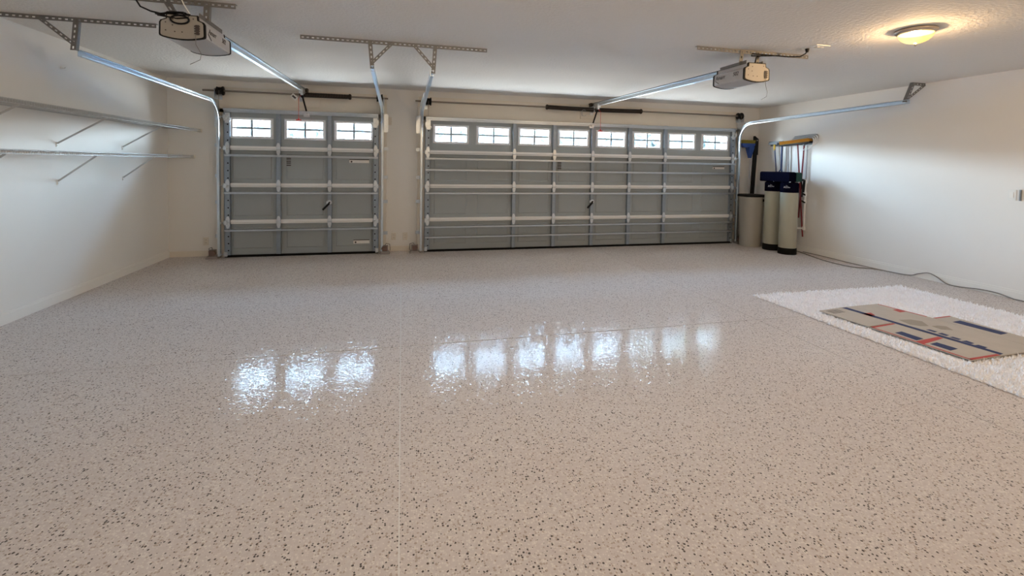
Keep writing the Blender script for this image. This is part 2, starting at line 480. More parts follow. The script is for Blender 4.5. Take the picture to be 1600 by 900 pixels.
def roller_mesh(s):         # roller, stem and carrier that run in the track, s = side
    m = MB()
    m.box(-0.02, 0.02, -0.185, -0.153, -0.03, 0.03)
    m.tube([(0.0, -0.178, 0), (s * 0.085, -0.178, 0)], 0.006, 6)
    m.lathe([(0.004, s * 0.052), (0.021, s * 0.052), (0.021, s * 0.068), (0.004, s * 0.068)], (0, -0.178, 0), 'X', 12)
    return m.mesh('roller', ['hinge'])
HINGE = hinge_mesh()
WIN_W, WIN_H, WZ = 0.565, 0.300, 1.828
def window_frame_mesh():
    m = MB()
    a, h = WIN_W / 2, WIN_H / 2
    gi, gj_ = 0.236, 0.110
    out = [(-a, -h), (a, -h), (a, h), (-a, h)]; mid = [(-a + 0.012, -h + 0.012), (a - 0.012, -h + 0.012), (a - 0.012, h - 0.012), (-a + 0.012, h - 0.012)]
    inn = [(-gi, -gj_), (gi, -gj_), (gi, gj_), (-gi, gj_)]
    rings = [[(x, -0.105, z) for x, z in out], [(x, -0.124, z) for x, z in mid], [(x, -0.121, z) for x, z in [(p[0] * 1.02, p[1] * 1.03) for p in inn]], [(x, -0.096, z) for x, z in inn], [(x, -0.090, z) for x, z in out], [(x, -0.105, z) for x, z in out]]
    m.loft(rings, cap=False)
    for sx in (-1, 1):
        for sz in (-1, 1):
            m.lathe([(0.011, -0.127), (0.012, -0.120)], (sx * (a - 0.022), 0, sz * (h - 0.02)), 'Y', 8, 0, False)
    return m.mesh('window_frame', ['frame'])
FRAME = window_frame_mesh()
MUNV = MB().box(-0.014, 0.014, -0.113, -0.100, -0.112, 0.112).mesh('muntin', ['stile'])
MUNH = MB().box(-0.240, 0.240, -0.112, -0.101, -0.013, 0.013).mesh('muntin', ['stile'])
PANE = MB().box(-0.116, 0.116, -0.106, -0.103, -0.052, 0.052).mesh('pane', ['glass'])

def garage_door(name, x0, x1, wins, stiles, struts, lock_x, label, stickers):
    mid = (x0 + x1) / 2
    d = thing(name, label, 'garage door', (mid, -0.12, 0), kind='structure')
    cells = [(c - 0.255, c + 0.255) for c in wins]
    for k in range(4):                                   # four hinged sections
        z0, z1 = SEC[k] + (0.028 if k == 0 else 0.0), SEC[k + 1]
        m = MB()
        if k < 3:
            m.box(x0, x1, -0.106, YS, z0, z1)
            for a, c in cells:                           # pressed panel seen from behind
                ring = lambda e, y: [(a + e, y, z0 + 0.085 + e), (c - e, y, z0 + 0.085 + e), (c - e, y, z1 - 0.07 - e), (a + e, y, z1 - 0.07 - e)]
                m.loft([ring(0, -0.106), ring(0.014, -0.113)])
        else:
            lo, hi = WZ - WIN_H / 2 + 0.02, WZ + WIN_H / 2 - 0.02
            m.box(x0, x1, -0.106, YS, z0, lo); m.box(x0, x1, -0.106, YS, hi, z1)
            e = [x0] + [v for c in wins for v in (c - WIN_W / 2 + 0.02, c + WIN_W / 2 - 0.02)] + [x1]
            for i in range(0, len(e), 2):
                m.box(e[i], e[i + 1], -0.106, YS, lo, hi)
        build(m, 'section_panel', 'skin', d)
        if k:
            build(MB().box(x0 + 0.07, x1 - 0.07, -0.147, -0.106, z0, z0 + 0.034).box(x0 + 0.07, x1 - 0.07, -0.138, -0.106, z0 - 0.022, z0 - 0.004), 'section_lip', 'rail', d)
    se = [stile_mesh('end_stile', SEC[k + 1] - SEC[k], 0.078, 0.012, 0.002 if k else 0.034) for k in range(4)]
    se2 = [stile_mesh('end_stile', SEC[k + 1] - SEC[k], 0.078, -0.012, 0.002 if k else 0.034) for k in range(4)]
    sc = [stile_mesh('stile', SEC[k + 1] - SEC[k], 0.058, 0, 0.002 if k else 0.034) for k in range(4)]
    rl, rr = roller_mesh(-1), roller_mesh(1)
    for k in range(4):
        place('end_stile', se[k], d, (x0 + 0.039, 0, SEC[k])); place('end_stile', se2[k], d, (x1 - 0.039, 0, SEC[k]))
        for x in stiles: place('stile', sc[k], d, (x, 0, SEC[k]))
        if k:
            for x in list(stiles) + [x0 + 0.045, x1 - 0.045]: place('hinge', HINGE, d, (x, 0, SEC[k]))
        zr = SEC[k] + (0.05 if k == 0 else 0.0)
        place('roller', rl, d, (x0 + 0.02, 0, zr)); place('roller', rr, d, (x1 - 0.02, 0, zr))
    for x, rm in ((x0 + 0.05, rl), (x1 - 0.05, rr)):       # top fixtures
        build(MB().box(x - 0.045, x + 0.045, -0.162, -0.153, DT - 0.17, DT - 0.15).obox((x, -0.165, DT - 0.12), (0.02, 0, 0.03), (0.005, 0, -0.004), (0, 0.012, 0)).box(x - 0.03, x + 0.03, -0.159, -0.153, DT - 0.2, DT - 0.06), 'top_fixture', 'hinge', d)
        place('roller', rm, d, (x + (-0.03 if x < mid else 0.03), 0, DT - 0.12))
    for z in struts:                                     # hat-section reinforcing struts
        top = z > 2
        hh = 0.036 if top else 0.022
        m = MB().box(x0 + 0.01, x1 - 0.01, -0.156, -0.153, z - hh, z + hh * 0.4)
        m.box(x0 + 0.01, x1 - 0.01, -0.198, -0.153, z + hh * 0.4 - 0.003, z + hh * 0.4)
        m.box(x0 + 0.01, x1 - 0.01, -0.198, -0.195, z - 0.012, z + hh * 0.4)
        build(m, 'strut', 'strut', d)
    for c in wins:
        f = place('window_frame', FRAME, d, (c, 0, WZ))
        for nm, me, dx, dz in [('muntin', MUNV, 0, 0), ('muntin', MUNH, 0, 0)] + [('pane', PANE, sx * 0.124, sz * 0.060) for sx in (-1, 1) for sz in (-1, 1)]:
            o = link(nm, me, f, (dx, 0, dz))
    build(MB().box(x0, x1, -0.118, YS, 0.0, 0.028).box(x0, x1, -0.150, -0.118, 0.002, 0.030), 'bottom_seal', 'rubber', d)
    lk = MB().lathe([(0.032, -0.165), (0.036, -0.155)], (lock_x, 0, 0.775), 'Y', 16, 0).box(lock_x - 0.045, lock_x + 0.02, -0.16, -0.154, 0.755, 0.79)
    lo = build(lk, 'lock_plate', 'hinge', d)
    build(MB().obox((lock_x - 0.045, -0.178, 0.715), (-0.045, 0, -0.048), (0.010, 0, -0.0095), (0, 0.008, 0)).lathe([(0.011, -0.185), (0.011, -0.165)], (lock_x, 0, 0.775), 'Y', 10), 'lock_handle', 'black', lo)
    for (a, c, z0, z1, style) in stickers:
        if style == 'lines':
            m = MB()
            for i in range(5):
                z = z1 - (z1 - z0) * (i + 0.5) / 5
                m.box(a, c, -0.1142, -0.1134, z - 0.006 - (0.004 if i % 2 == 0 else 0), z + 0.006)
            build(m, 'printed_notice', 'ink', d)
        else:
            s_ = build(MB().box(a, c, -0.1142, -0.1134, z0, z1), 'warning_label', 'white', d)
            build(MB().box(a, c, -0.1148, -0.1142, z1 - 0.012, z1).lathe([(0.014, -0.115), (0.014, -0.1142)], (a + 0.03, 0, (z0 + z1) / 2 - 0.01), 'Y', 10), 'label_print', 'ink', s_)
    return d

S_ST = (-1.807, -1.121)
D_ST = tuple(0.650 + 0.677 * (k + 0.5) for k in range(1, 6))
garage_door('door_1', S0, S1, S_WIN, S_ST, (2.075, 1.447, 0.918, 0.390), S_ST[1], 'single-car grey steel sectional garage door with three four-pane windows',
            [(-1.71, -1.65, 1.30, 1.425, 'lines'), (-0.85, -0.57, 1.36, 1.415, 'label'), (-0.79, -0.56, 0.15, 0.21, 'label')])
garage_door('door_2', D0, D1, D_WIN, D_ST, (2.065, 1.450, 1.277, 0.918, 0.393, 0.235), D_ST[2], 'double-car grey steel sectional garage door with a row of eight windows',
            [(2.41, 2.475, 1.31, 1.43, 'lines'), (5.36, 5.60, 1.35, 1.40, 'label')])
for c in S_WIN + D_WIN:         # sampling portals for the sky behind each window (they emit nothing)
    ld = bpy.data.lights.new('window_portal', 'AREA'); ld.shape = 'RECTANGLE'; ld.size = 0.50; ld.size_y = 0.24
    ld.cycles.is_portal = True
    lo = bpy.data.objects.new('window_portal', ld); C.objects.link(lo)
    lo.location = (c, -0.082, WZ); lo.rotation_euler = (-PI / 2, 0, 0)

# ------------------------------------------------------------------ door tracks
def track(x, xe, ye, ze, s, label):
    """vertical rail beside the door, bend, horizontal rail to a hanger; s = side the wall lies on"""
    R = 0.30; zb = 1.87; y0 = -0.178
    path = [V((x, y0, 0.03)), V((x, y0, 0.6)), V((x, y0, 1.2)), V((x, y0, zb))]
    for k in range(1, 11):
        a = PI / 2 * k / 10
        path.append(V((x, y0 - R * (1 - math.cos(a)), zb + R * math.sin(a))))
    p = path[-1]; e = V((xe, ye, ze))
    for k in range(1, 9): path.append(p.lerp(e, k / 8))
    t = thing('door_track', label, 'track', (x, y0, 0), 'roller tracks of the garage doors')
    prof = [(0, -0.027), (0.0, 0.027), (-0.030, 0.027), (-0.034, 0.018), (-0.030, 0.018), (-0.028, 0.023), (-0.004, 0.023), (-0.004, -0.023), (-0.028, -0.023), (-0.030, -0.018), (-0.034, -0.018), (-0.030, -0.027)]
    rings = []
    for i, q in enumerate(path):
        tg = (path[min(i + 1, len(path) - 1)] - path[max(i - 1, 0)]).normalized()
        X = V((1, 0, 0)); X = (X - tg * X.dot(tg)).normalized()
        B = tg.cross(X)
        rings.append([q + X * s * (a + 0.034) + B * b_ for a, b_ in prof])
    m = MB().loft(rings)
    build(m, 'rail', 'steel', t)
    xw = x + s * 0.036
    for z in (0.30, 0.78, 1.15, 1.58):
        build(MB().box(xw, xw + s * 0.005, y0 + 0.03, -0.088, z - 0.025, z + 0.025).box(xw, xw + s * 0.06, -0.092, -0.088, z - 0.025, z + 0.025).lathe([(0.007, -0.099), (0.007, -0.092)], (xw + s * 0.035, 0, z), 'Y', 8), 'jamb_bracket', 'strut', t)
    build(MB().box(xw, xw + s * 0.005, y0 - 0.02, -0.088, 1.83, 2.10).box(xw, xw + s * 0.062, -0.093, -0.088, 1.83, 2.10).lathe([(0.009, -0.101), (0.009, -0.093)], (xw + s * 0.035, 0, 1.88), 'Y', 8).lathe([(0.009, -0.101), (0.009, -0.093)], (xw + s * 0.035, 0, 2.04), 'Y', 8)
          .box(xw, xw + s * 0.005, y0 - 0.14, -0.09, 2.10, 2.20), 'flag_bracket', 'hinge', t)
    return t
track(S0 - 0.036, -2.655, -2.77, 2.232, -1, 'galvanized track left of the single door, curving back beside the wire shelves')
t1r = track(S1 + 0.036, -0.378, -2.88, 2.235, 1, 'galvanized track right of the single door, hung from the V-braced bracket')
t2l = track(D0 - 0.036, 0.195, -2.88, 2.225, -1, 'galvanized track left of the double door, with an angle iron along its bend')
build(MB().obox((D0 - 0.082, -0.75, 2.235), (0, 0.55, -0.012), (0, 0.0, 0.03), (0.002, 0, 0)).obox((D0 - 0.066, -0.75, 2.264), (0, 0.55, -0.012), (0.018, 0, 0), (0, 0, 0.002)), 'stiffening_angle', 'steel', t2l)
track(D1 + 0.036, 6.08, -2.84, 2.245, 1, 'galvanized track right of the double door, reaching toward the off-white wall')

# ceiling hangers of slotted angle iron
def bar(m, xa, xb, y, z=H):
    m.perf((xa, y, z - 0.019), (xb, y, z - 0.019), (0, 0, 1), (0, 1, 0))
    m.box(xa, xb, y, y + 0.036, z - 0.003, z)
def hanger(name, label, xa, xb, y, drops):
    t = thing(name, label, 'bracket', ((xa + xb) / 2, y, H), 'slotted steel hangers on the ceiling')
    m = MB(); bar(m, xa, xb, y); build(m, 'ceiling_bar', 'perf', t)
    for (xt, xbm, zb_, brx) in drops:
        m = MB().perf((xt, y - 0.004, H - 0.005), (xbm, y - 0.004, zb_), (1, 0, 0), (0, 1, 0))
        sgn = 1 if brx is None or brx < xt else -1
        m.obox(((xt + xbm) / 2 + sgn * 0.018, y + 0.014, (H + zb_) / 2), ((xbm - xt) / 2, 0, (zb_ - H) / 2), (0.0015, 0, 0), (0, 0.018, 0))
        build(m, 'drop_angle', 'perf', t)
        if brx is not None:
            build(MB().perf((brx, y - 0.008, H - 0.02), (xbm + (xt - xbm) * 0.25, y - 0.008, zb_ + 0.05), (V((brx, 0, H - 0.02)) - V((xbm + (xt - xbm) * 0.25, 0, zb_ + 0.05))).cross(V((0, 1, 0))), (0, 1, 0), 0.030), 'diagonal_brace', 'perf', t)
    return t
hanger('track_hanger', 'slotted steel track hanger on the ceiling above the wire shelves', -3.20, -2.085, -2.86, [(-2.64, -2.665, 2.235, -2.885)])
hanger('track_hanger', 'long slotted track hanger with two V-braced drops between the two doors', -0.978, 0.706, -2.86, [(-0.385, -0.362, 2.235, -0.19), (0.207, 0.190, 2.225, 0.01)])
hanger('track_hanger', 'short slotted track hanger meeting the ceiling beside the off-white right wall', 6.20, 6.405, -2.80, [(6.215, 6.10, 2.245, 6.39)])

# ------------------------------------------------------------------ torsion shafts and springs
def torsion(x0, x1, sa, sb, ms, z, plates, label, sag=0.0):
    y = -0.135
    t = thing('torsion_spring_assembly', label, 'spring', ((x0 + x1) / 2, 0, z), 'torsion shafts above the doors')
    build(MB().tube([(x0, y, z), (x1, y, z)], 0.0127, 10), 'shaft', 'shaft', t)
    turns = int((sb - sa) / 0.0115); n = turns * 10
    pts = []
    for i in range(n + 1):
        u = i / n; a = 2 * PI * turns * u
        pts.append((sa + (sb - sa) * u, y + 0.031 * math.cos(a), z + 0.031 * math.sin(a) - sag * math.sin(PI * u)))
    build(MB().tube(pts, 0.0052, 5), 'spring', 'bronze', t)
    for xx, s in ((sa, -1), (sb, 1)):
        build(MB().lathe([(0.014, -s * 0.03), (0.026, -s * 0.02), (0.042, 0), (0.042, s * 0.018), (0.028, s * 0.03), (0.014, s * 0.03)], (xx, y, z), 'X', 14), 'winding_cone', 'bronze', t)
    for xx in plates:
        s = 1 if xx > (x0 + x1) / 2 else -1
        build(MB().lathe([(0.02, -0.045), (0.058, -0.04), (0.050, -0.03), (0.050, 0.02), (0.062, 0.028), (0.062, 0.04), (0.02, 0.045)], (xx, y, z), 'X', 20), 'cable_drum', 'black', t)
        xp = xx + s * 0.06
        build(MB().box(xp, xp + s * 0.005, y - 0.04, -0.031, z - 0.11, z + 0.03).box(xp - s * 0.05, xp, -0.036, -0.031, z - 0.11, z + 0.03), 'end_bearing_plate', 'strut', t)
        build(MB().tube([(xx, y - 0.05, z), (xx + s * 0.01, y - 0.045, z - 0.35)], 0.002, 5), 'lift_cable', 'shaft', t)
    return t, ms
ts1, _ = torsion(-2.764, -0.300, -1.498, -0.850, None, 2.330, (-2.545, -0.42), 'bronze torsion spring and shaft mounted over the single garage door')
ts2, _ = torsion(0.102, 5.965, 2.210, 3.880, None, 2.318, (0.30, 5.87), 'long dark torsion spring and shaft mounted over the double garage door', 0.008)
for t, x, z in ((ts1, -1.515, 2.33), (ts2, 3.02, 2.318)):
    build(MB().box(x - 0.004, x + 0.004, -0.165, -0.045, z - 0.05, z + 0.03).box(x - 0.03, x + 0.03, -0.05, -0.045, z - 0.09, z + 0.05), 'centre_bracket', 'strut', t)
tg_ = MB().obox((-1.59, -0.19, 2.285), (0.035, 0, -0.03), (0.020, 0, 0.024), (0, 0.0008, 0))
o_ = build(tg_, 'warning_tag', 'white', ts1)
build(MB().obox((-1.59, -0.1915, 2.285), (0.022, 0, -0.019), (0.008, 0, 0.0095), (0, 0.0006, 0)), 'tag_print', 'ink', o_)
build(MB().tube([(2.99 - 0.16 + 0.05 * math.cos(a), -0.18, 2.255 + 0.05 * math.sin(a) - 0.01) for a in [PI * (0.3 + 1.5 * k / 14) for k in range(15)]], 0.0035, 6).tube([(2.80, -0.18, 2.27), (2.79, -0.18, 2.19)], 0.0035, 6), 'dangling_tag_wire', 'palegrey', ts2)

# ------------------------------------------------------------------ garage door openers
def opener(xc, yb, yf, zb, zt, hdr, side, label, arm_end, rail_z):
    w2 = 0.135
    t = thing('garage_door_opener', label, 'opener', (xc, (yb + yf) / 2, zb), 'ceiling-hung garage door openers')
    h = zt - zb
    def sect(y, gsc=1.0, dz=0.0):
        pts = []
        for k in range(9):
            u = -1 + 2 * k / 8
            pts.append((u * 0.90, 0.10 * u * u))
        pts += [(0.985, 0.14), (1.0, 0.2), (0.985, 0.66), (0.93, 0.74), (0.70, 0.82), (0.68, 1.0)]
        pts += [(-0.68, 1.0), (-0.70, 0.82), (-0.93, 0.74), (-0.985, 0.66), (-1.0, 0.2), (-0.985, 0.14)]
        zc = zb + h * 0.5
        return [(xc + x * w2 * gsc, y, zc + (zb + z * h - zc) * gsc) for x, z in pts]
    build(MB().loft([sect(yb + 0.012), sect(yf - 0.012)]), 'case', 'case', t)
    build(MB().loft([sect(yb - 0.004, 1.03), sect(yb + 0.014, 1.03)]), 'rear_edge_trim', 'black', t)
    build(MB().loft([sect(yf - 0.012, 1.03), sect(yf + 0.004, 1.03)]), 'front_edge_trim', 'black', t)
    bk = build(MB().loft([sect(yb - 0.007, 0.945), sect(yb + 0.0, 0.945)]), 'back_plate', 'caseback', t)
    m = MB()
    for u, v_ in ((-0.72, 0.66), (0.5, 0.86), (-0.42, 0.56), (-0.72, 0.34), (-0.32, 0.30), (0.0, 0.30), (-0.4, 0.8)):
        m.lathe([(0.0045, -0.0015), (0.0045, 0)], (xc + u * w2, yb - 0.007, zb + v_ * h), 'Y', 7, 0, False)
    m.box(xc + w2 * 0.60, xc + w2 * 0.76, yb - 0.013, yb - 0.007, zb + h * 0.22, zb + h * 0.62)
    for k in range(4):
        m.box(xc + w2 * 0.56, xc + w2 * 0.80, yb - 0.016, yb - 0.012, zb + h * (0.24 + 0.1 * k), zb + h * (0.29 + 0.1 * k))
    build(m, 'terminal_screws', 'ink', bk, kind='stuff')
    # antenna wire
    build(MB().tube([(xc + w2 * 0.62, yb - 0.012, zb + h * 0.4), (xc + w2 * 0.64, yb - 0.02, zb - 0.03), (xc + w2 * 0.85, yb - 0.01, zb - 0.09), (xc + w2 * 0.8, yb - 0.01, zb - 0.13), (xc + w2 * 0.35, yb - 0.01, zb - 0.165)], 0.0018, 5), 'antenna_wire', 'cable', t)
    # mounting rails on top of the case
    for s in (-1, 1):
        build(MB().box(xc + s * 0.088, xc + s * 0.092, yb + 0.03, yf - 0.04, zt - 0.005, zt + 0.030).box(xc + s * 0.07, xc + s * 0.092, yb + 0.03, yf - 0.04, zt - 0.002, zt + 0.002), 'mounting_rail', 'perf', t)
    # rail with belt
    a = V((xc + (hdr[0] - xc) * 0.10, yf - 0.10, rail_z)); e = V(hdr)
    dirv = (e - a); Lh = dirv / 2; X = V((1, 0, 0)); Z = V((0, 0, 1)); mid = (a + e) / 2
    r = MB().obox(mid + Z * 0.013, Lh, X * 0.016, Z * 0.0025).obox(mid - Z * 0.012, Lh, X * 0.0025, Z * 0.024).obox(mid - Z * 0.036, Lh, X * 0.018, Z * 0.003)
    ro = build(r, 'rail', 'steel', t)
    build(MB().obox(mid + Z * 0.022 , Lh * 0.99, X * 0.008, Z * 0.003), 'belt', 'black', ro)
    build(MB().box(hdr[0] - 0.03, hdr[0] + 0.03, hdr[1] - 0.03, -0.031, hdr[2] - 0.03, hdr[2] + 0.03).lathe([(0.022, -0.012), (0.022, 0.012)], (hdr[0], hdr[1] - 0.05, hdr[2]), 'X', 14), 'header_bracket', 'bronze', t)
    # trolley, arm, pull cord
    ty = -0.33; f_ = (ty - a.y) / (e.y - a.y); tr = a.lerp(e, f_)
    tro = build(MB().obox(tr - Z * 0.045, (0.004, 0.06, 0), X * 0.026, Z * 0.028).obox(tr - Z * 0.075, (0, 0.03, 0), X * 0.014, Z * 0.02), 'trolley', 'hinge', t)
    ae = V(arm_end); as_ = tr - Z * 0.08
    build(MB().obox((as_ + ae) / 2, (ae - as_) / 2, (ae - as_).cross(V((0, 1, 0))).normalized() * 0.010, (ae - as_).cross(X).normalized() * 0.006), 'door_arm', 'black', t)
    build(MB().box(ae.x - 0.05, ae.x + 0.03, -0.166, -0.157, ae.z - 0.035, ae.z + 0.01).obox(ae, (0.02, 0, 0), (0, 0.03, 0), (0, 0, 0.015)), 'door_bracket', 'hinge', t)
    cx_ = tr.x + (-0.04 if side > 0 else 0.05)
    rc = build(MB().tube([(tr.x, tr.y, tr.z - 0.08), (cx_, tr.y - 0.005, tr.z - 0.14), (cx_, tr.y - 0.005, tr.z - 0.43)], 0.003, 6), 'release_cord', 'red', t)
    build(MB().tube([(cx_ - 0.035, tr.y - 0.005, tr.z - 0.445), (cx_ + 0.035, tr.y - 0.005, tr.z - 0.445)], 0.008, 8).box(cx_ - 0.009, cx_ + 0.009, tr.y - 0.011, tr.y + 0.001, tr.z - 0.45, tr.z - 0.42), 'pull_handle', 'red', rc)
    # printed marks on the side that faces the camera
    sx = xc + side * (w2 * 1.0 + 0.0004)
    rot = (PI / 2, 0, PI / 2) if side > 0 else (PI / 2, 0, -PI / 2)
    d_ = 1 if side > 0 else -1
    ya = (yb + yf) / 2 - d_ * 0.115
    text('brand_mark', 'Amarr', 0.052, t, (sx, ya, zb + h * 0.50), rot, 'ink', 0.25)
    build(MB().obox((sx, ya - d_ * 0.045, zb + h * 0.28), (0, d_ * 0.028, -0.016), (0, 0.003, 0.005), (0.0006, 0, 0)), 'brand_swoosh', 'ink', t)
    text('model_mark', '502', 0.050, t, (sx, (yb + yf) / 2 + d_ * 0.10, zb + h * 0.50), rot, 'ink', 0.25)
    return t
op1 = opener(-1.545, -3.72, -3.24, 2.185, 2.350, (-1.455, -0.10, 2.395), 1, 'grey garage door opener above the single door, with coiled black cables behind', (-1.42, -0.165, 2.045), 2.370)
op2 = opener(3.105, -3.66, -3.23, 2.178, 2.350, (3.00, -0.10, 2.392), -1, 'grey garage door opener above the double door, near the lit ceiling lamp', (2.985, -0.165, 2.035), 2.350)
# cables of the first opener: black bundle on top of the case, cord leading away, white wires up to the ceiling
pts = []
for k in range(60):
    a = 2 * PI * k / 14
    pts.append((-1.60 + 0.085 * math.cos(a) + 0.02 * math.sin(k * 1.7), -3.715 + 0.012 * math.sin(a * 1.3), 2.345 + 0.020 * math.sin(a) + 0.006 * math.sin(k * 0.9)))
build(MB().tube(pts, 0.0055, 6), 'cable_bundle', 'black', op1)
build(MB().tube([(-1.555 + 0.055 * math.cos(a), -3.735, 2.315 + 0.028 * math.sin(a)) for a in [2 * PI * k / 18 for k in range(19)]], 0.006, 6), 'cable_loop', 'black', op1)
build(MB().tube([(-1.66, -3.70, 2.35), (-1.74, -3.70, 2.365), (-1.79, -3.72, 2.385), (-1.81, -3.76, 2.44), (-1.79, -3.80, 2.496)], 0.006, 6), 'power_cord', 'black', op1)
build(MB().tube([(-1.50, -3.70, 2.35), (-1.535, -3.72, 2.42), (-1.56, -3.74, 2.496)], 0.004, 6), 'bell_wire', 'white', op1)
# second opener's power cord to the ceiling outlet
build(MB().tube([(3.10, -3.64, 2.355), (3.12, -3.63, 2.41), (3.20, -3.62, 2.44), (3.32, -3.61, 2.448), (3.10, -3.60, 2.45), (3.09, -3.60, 2.43), (3.20, -3.61, 2.435), (3.33, -3.64, 2.44), (3.42, -3.69, 2.425), (3.50, -3.74, 2.42), (3.535, -3.77, 2.445), (3.545, -3.775, 2.475)], 0.0058, 6), 'power_cord', 'black', op2)
build(MB().tube([(3.545, -3.775, 2.487), (3.545, -3.775, 2.455)], [0.018, 0.010], 8), 'plug', 'black', op2)
o_ = thing('ceiling_outlet', 'white ceiling outlet plate with the opener plugged in, beside the slotted bar', 'outlet', (3.60, -3.83, H))
build(MB().box(3.52, 3.67, -3.90, -3.74, H - 0.006, H), 'cover_plate', 'white', o_)
build(MB().box(3.57, 3.60, -3.86, -3.82, H - 0.010, H - 0.006).box(3.61, 3.64, -3.86, -3.82, H - 0.010, H - 0.006), 'socket', 'plate', o_)
hanger('opener_hanger', 'slotted steel bar hanging the single-door opener from the ceiling', -2.02, -1.262, -3.585, [(-1.71, -1.634, 2.36, None), (-1.445, -1.452, 2.36, None)])
hanger('opener_hanger', 'slotted steel bar hanging the double-door opener from the ceiling', 2.546, 3.793, -3.55, [(3.03, 3.014, 2.355, None), (3.21, 3.196, 2.355, None)])

# ------------------------------------------------------------------ ceiling lamps
def ceiling_lamp(x, y, label, watts, col):
    t = thing('ceiling_light', label, 'lamp', (x, y, H), 'domed ceiling lights')
    ring = MB().lathe([(0.05, 0), (0.128, 0), (0.136, -0.008), (0.134, -0.018), (0.122, -0.030), (0.110, -0.034)], (x, y, H), 'Z', 40)
    build(ring, 'trim_ring', 'bronze_metal', t)
    prof = [(0.113, -0.030)] + [(0.113 * math.cos(a), -0.030 - 0.080 * math.sin(a)) for a in [PI / 2 * k / 10 for k in range(1, 10)]] + [(0.006, -0.1098)]
    build(MB().lathe(prof, (x, y, H), 'Z', 40), 'glass_dome', 'dome', t)
    build(MB().lathe([(0.004, -0.104), (0.010, -0.109), (0.012, -0.118), (0.006, -0.128), (0.002, -0.130)], (x, y, H), 'Z', 14), 'finial', 'bronze_metal', t)
    ld = bpy.data.lights.new('bulb', 'POINT'); ld.energy = watts; ld.color = col; ld.shadow_soft_size = 0.03
    lo = bpy.data.objects.new('bulb_light', ld); C.objects.link(lo); lo.parent = t; lo.location = (0, 0, -0.060)
    return t
ceiling_lamp(3.87, -4.47, 'lit amber glass dome lamp with a dark metal ring on the ceiling', LAMP_W * 0.62, (1.0, 0.72, 0.46))
ceiling_lamp(0.30, -5.60, 'second amber dome lamp on the ceiling, just above the camera', LAMP_W * 1.2, (1.0, 0.82, 0.63))
ceiling_lamp(3.87, -7.60, 'added amber dome fill lamp on the ceiling, unseen behind the camera', LAMP_W * 1.2, (1.0, 0.82, 0.63))  # extra fill lamp added out of view to warm the room

# ------------------------------------------------------------------ wire shelves
def wire_shelf(z, depth, feet_z, label):
    x0, x1 = XL + 0.012, XL + depth
    y0, y1 = -3.75, -0.03
    t = thing('wire_shelf', label, 'shelf', (XL, -1.9, z), 'wire shelves on the left wall')
    m = MB()
    k = int((y1 - y0) / 0.0254)
    for i in range(k + 1):
        y = y0 + (y1 - y0) * i / k
        m.tube([(x0, y, z + 0.004), (x1, y, z + 0.004), (x1 + 0.002, y, z - 0.028)], 0.0018, 4, cap=False)
    o = build(m, 'cross_wires', 'wire', t, kind='stuff')
    for xx, zz in ((x0 + 0.003, z), (x0 + depth * 0.5, z), (x1 - 0.004, z), (x1 + 0.004, z - 0.028)):
        build(MB().tube([(xx, y0, zz), (xx, y1, zz)], 0.0038, 6), 'long_rod', 'wire', t)
    for y in (-3.14, -2.10, -1.06):
        br = MB().obox(((x1 - 0.01 + XL + 0.006) / 2, y, (z - 0.03 + feet_z) / 2), ((x1 - 0.016 - XL) / 2, 0, (z - 0.03 - feet_z) / 2), V((-(z - 0.03 - feet_z), 0, x1 - 0.016 - XL)).normalized() * 0.007, (0, 0.0045, 0))
        bo = build(br, 'support_brace', 'wire', t)
        build(MB().box(XL, XL + 0.006, y - 0.010, y + 0.010, feet_z - 0.035, feet_z + 0.012).lathe([(0.006, 0.006), (0.006, 0.011)], (XL, y, feet_z - 0.02), 'X', 8), 'wall_foot', 'white', bo)
    build(MB().box(x1 - 0.035, x1 + 0.012, -0.028, 0.0, z - 0.036, z + 0.012), 'end_bracket', 'plate', t)
    for y in (-3.4, -2.6, -1.8, -1.0, -0.3):
        build(MB().box(XL, XL + 0.016, y - 0.010, y + 0.010, z - 0.008, z + 0.012), 'wall_clip', 'white', t)
    return t
wire_shelf(1.790, 0.415, 1.505, 'upper of the two wire shelves on the wall, deeper and higher')
wire_shelf(1.424, 0.325, 1.150, 'lower of the two wire shelves on the wall, narrower, below the other')
nl = MB().tube([(XL, -2.02, 2.222), (XL + 0.03, -2.02, 2.222), (XL + 0.036, -2.02, 2.232)], 0.005, 6)
nl.lathe([(0.012, 0.0), (0.010, 0.006)], (XL, -2.02, 2.222), 'X', 10)
solo(nl, 'wall_hook', 'white', 'tiny white screw hook high on the wall above the wire shelves', 'hook', (XL, -2.02, 2.222))

# ------------------------------------------------------------------ wall plates, sensors
def outlet(x, z, label):
    t = thing('wall_outlet', label, 'outlet', (x, 0, z), 'outlets low on the door wall')
    build(MB().loft([[(x + sx * 0.035, -0.001, z + sz * 0.057) for sx, sz in ((-1, -1), (1, -1), (1, 1), (-1, 1))], [(x + sx * 0.032, -0.007, z + sz * 0.054) for sx, sz in ((-1, -1), (1, -1), (1, 1), (-1, 1))]]), 'cover_plate', 'plate', t)
    for dz in (-0.020, 0.020):
        so = build(MB().box(x - 0.017, x + 0.017, -0.0095, -0.007, z + dz - 0.014, z + dz + 0.014), 'socket', 'plate', t)
        build(MB().box(x - 0.009, x - 0.006, -0.010, -0.0095, z + dz - 0.004, z + dz + 0.007).box(x + 0.006, x + 0.009, -0.010, -0.0095, z + dz - 0.004, z + dz + 0.007), 'slots', 'ink', so)
outlet(-0.209, 0.232, 'beige wall outlet between the doors, the one nearer the single door')
outlet(-0.035, 0.230, 'beige wall outlet between the doors, the one nearer the double door')
outlet(-2.789, 0.214, 'beige wall outlet in the corner beside the single door')
t = thing('junction_box', 'small pale surface box on the wall beside the single door track', 'box', (-0.276, 0, 2.01))
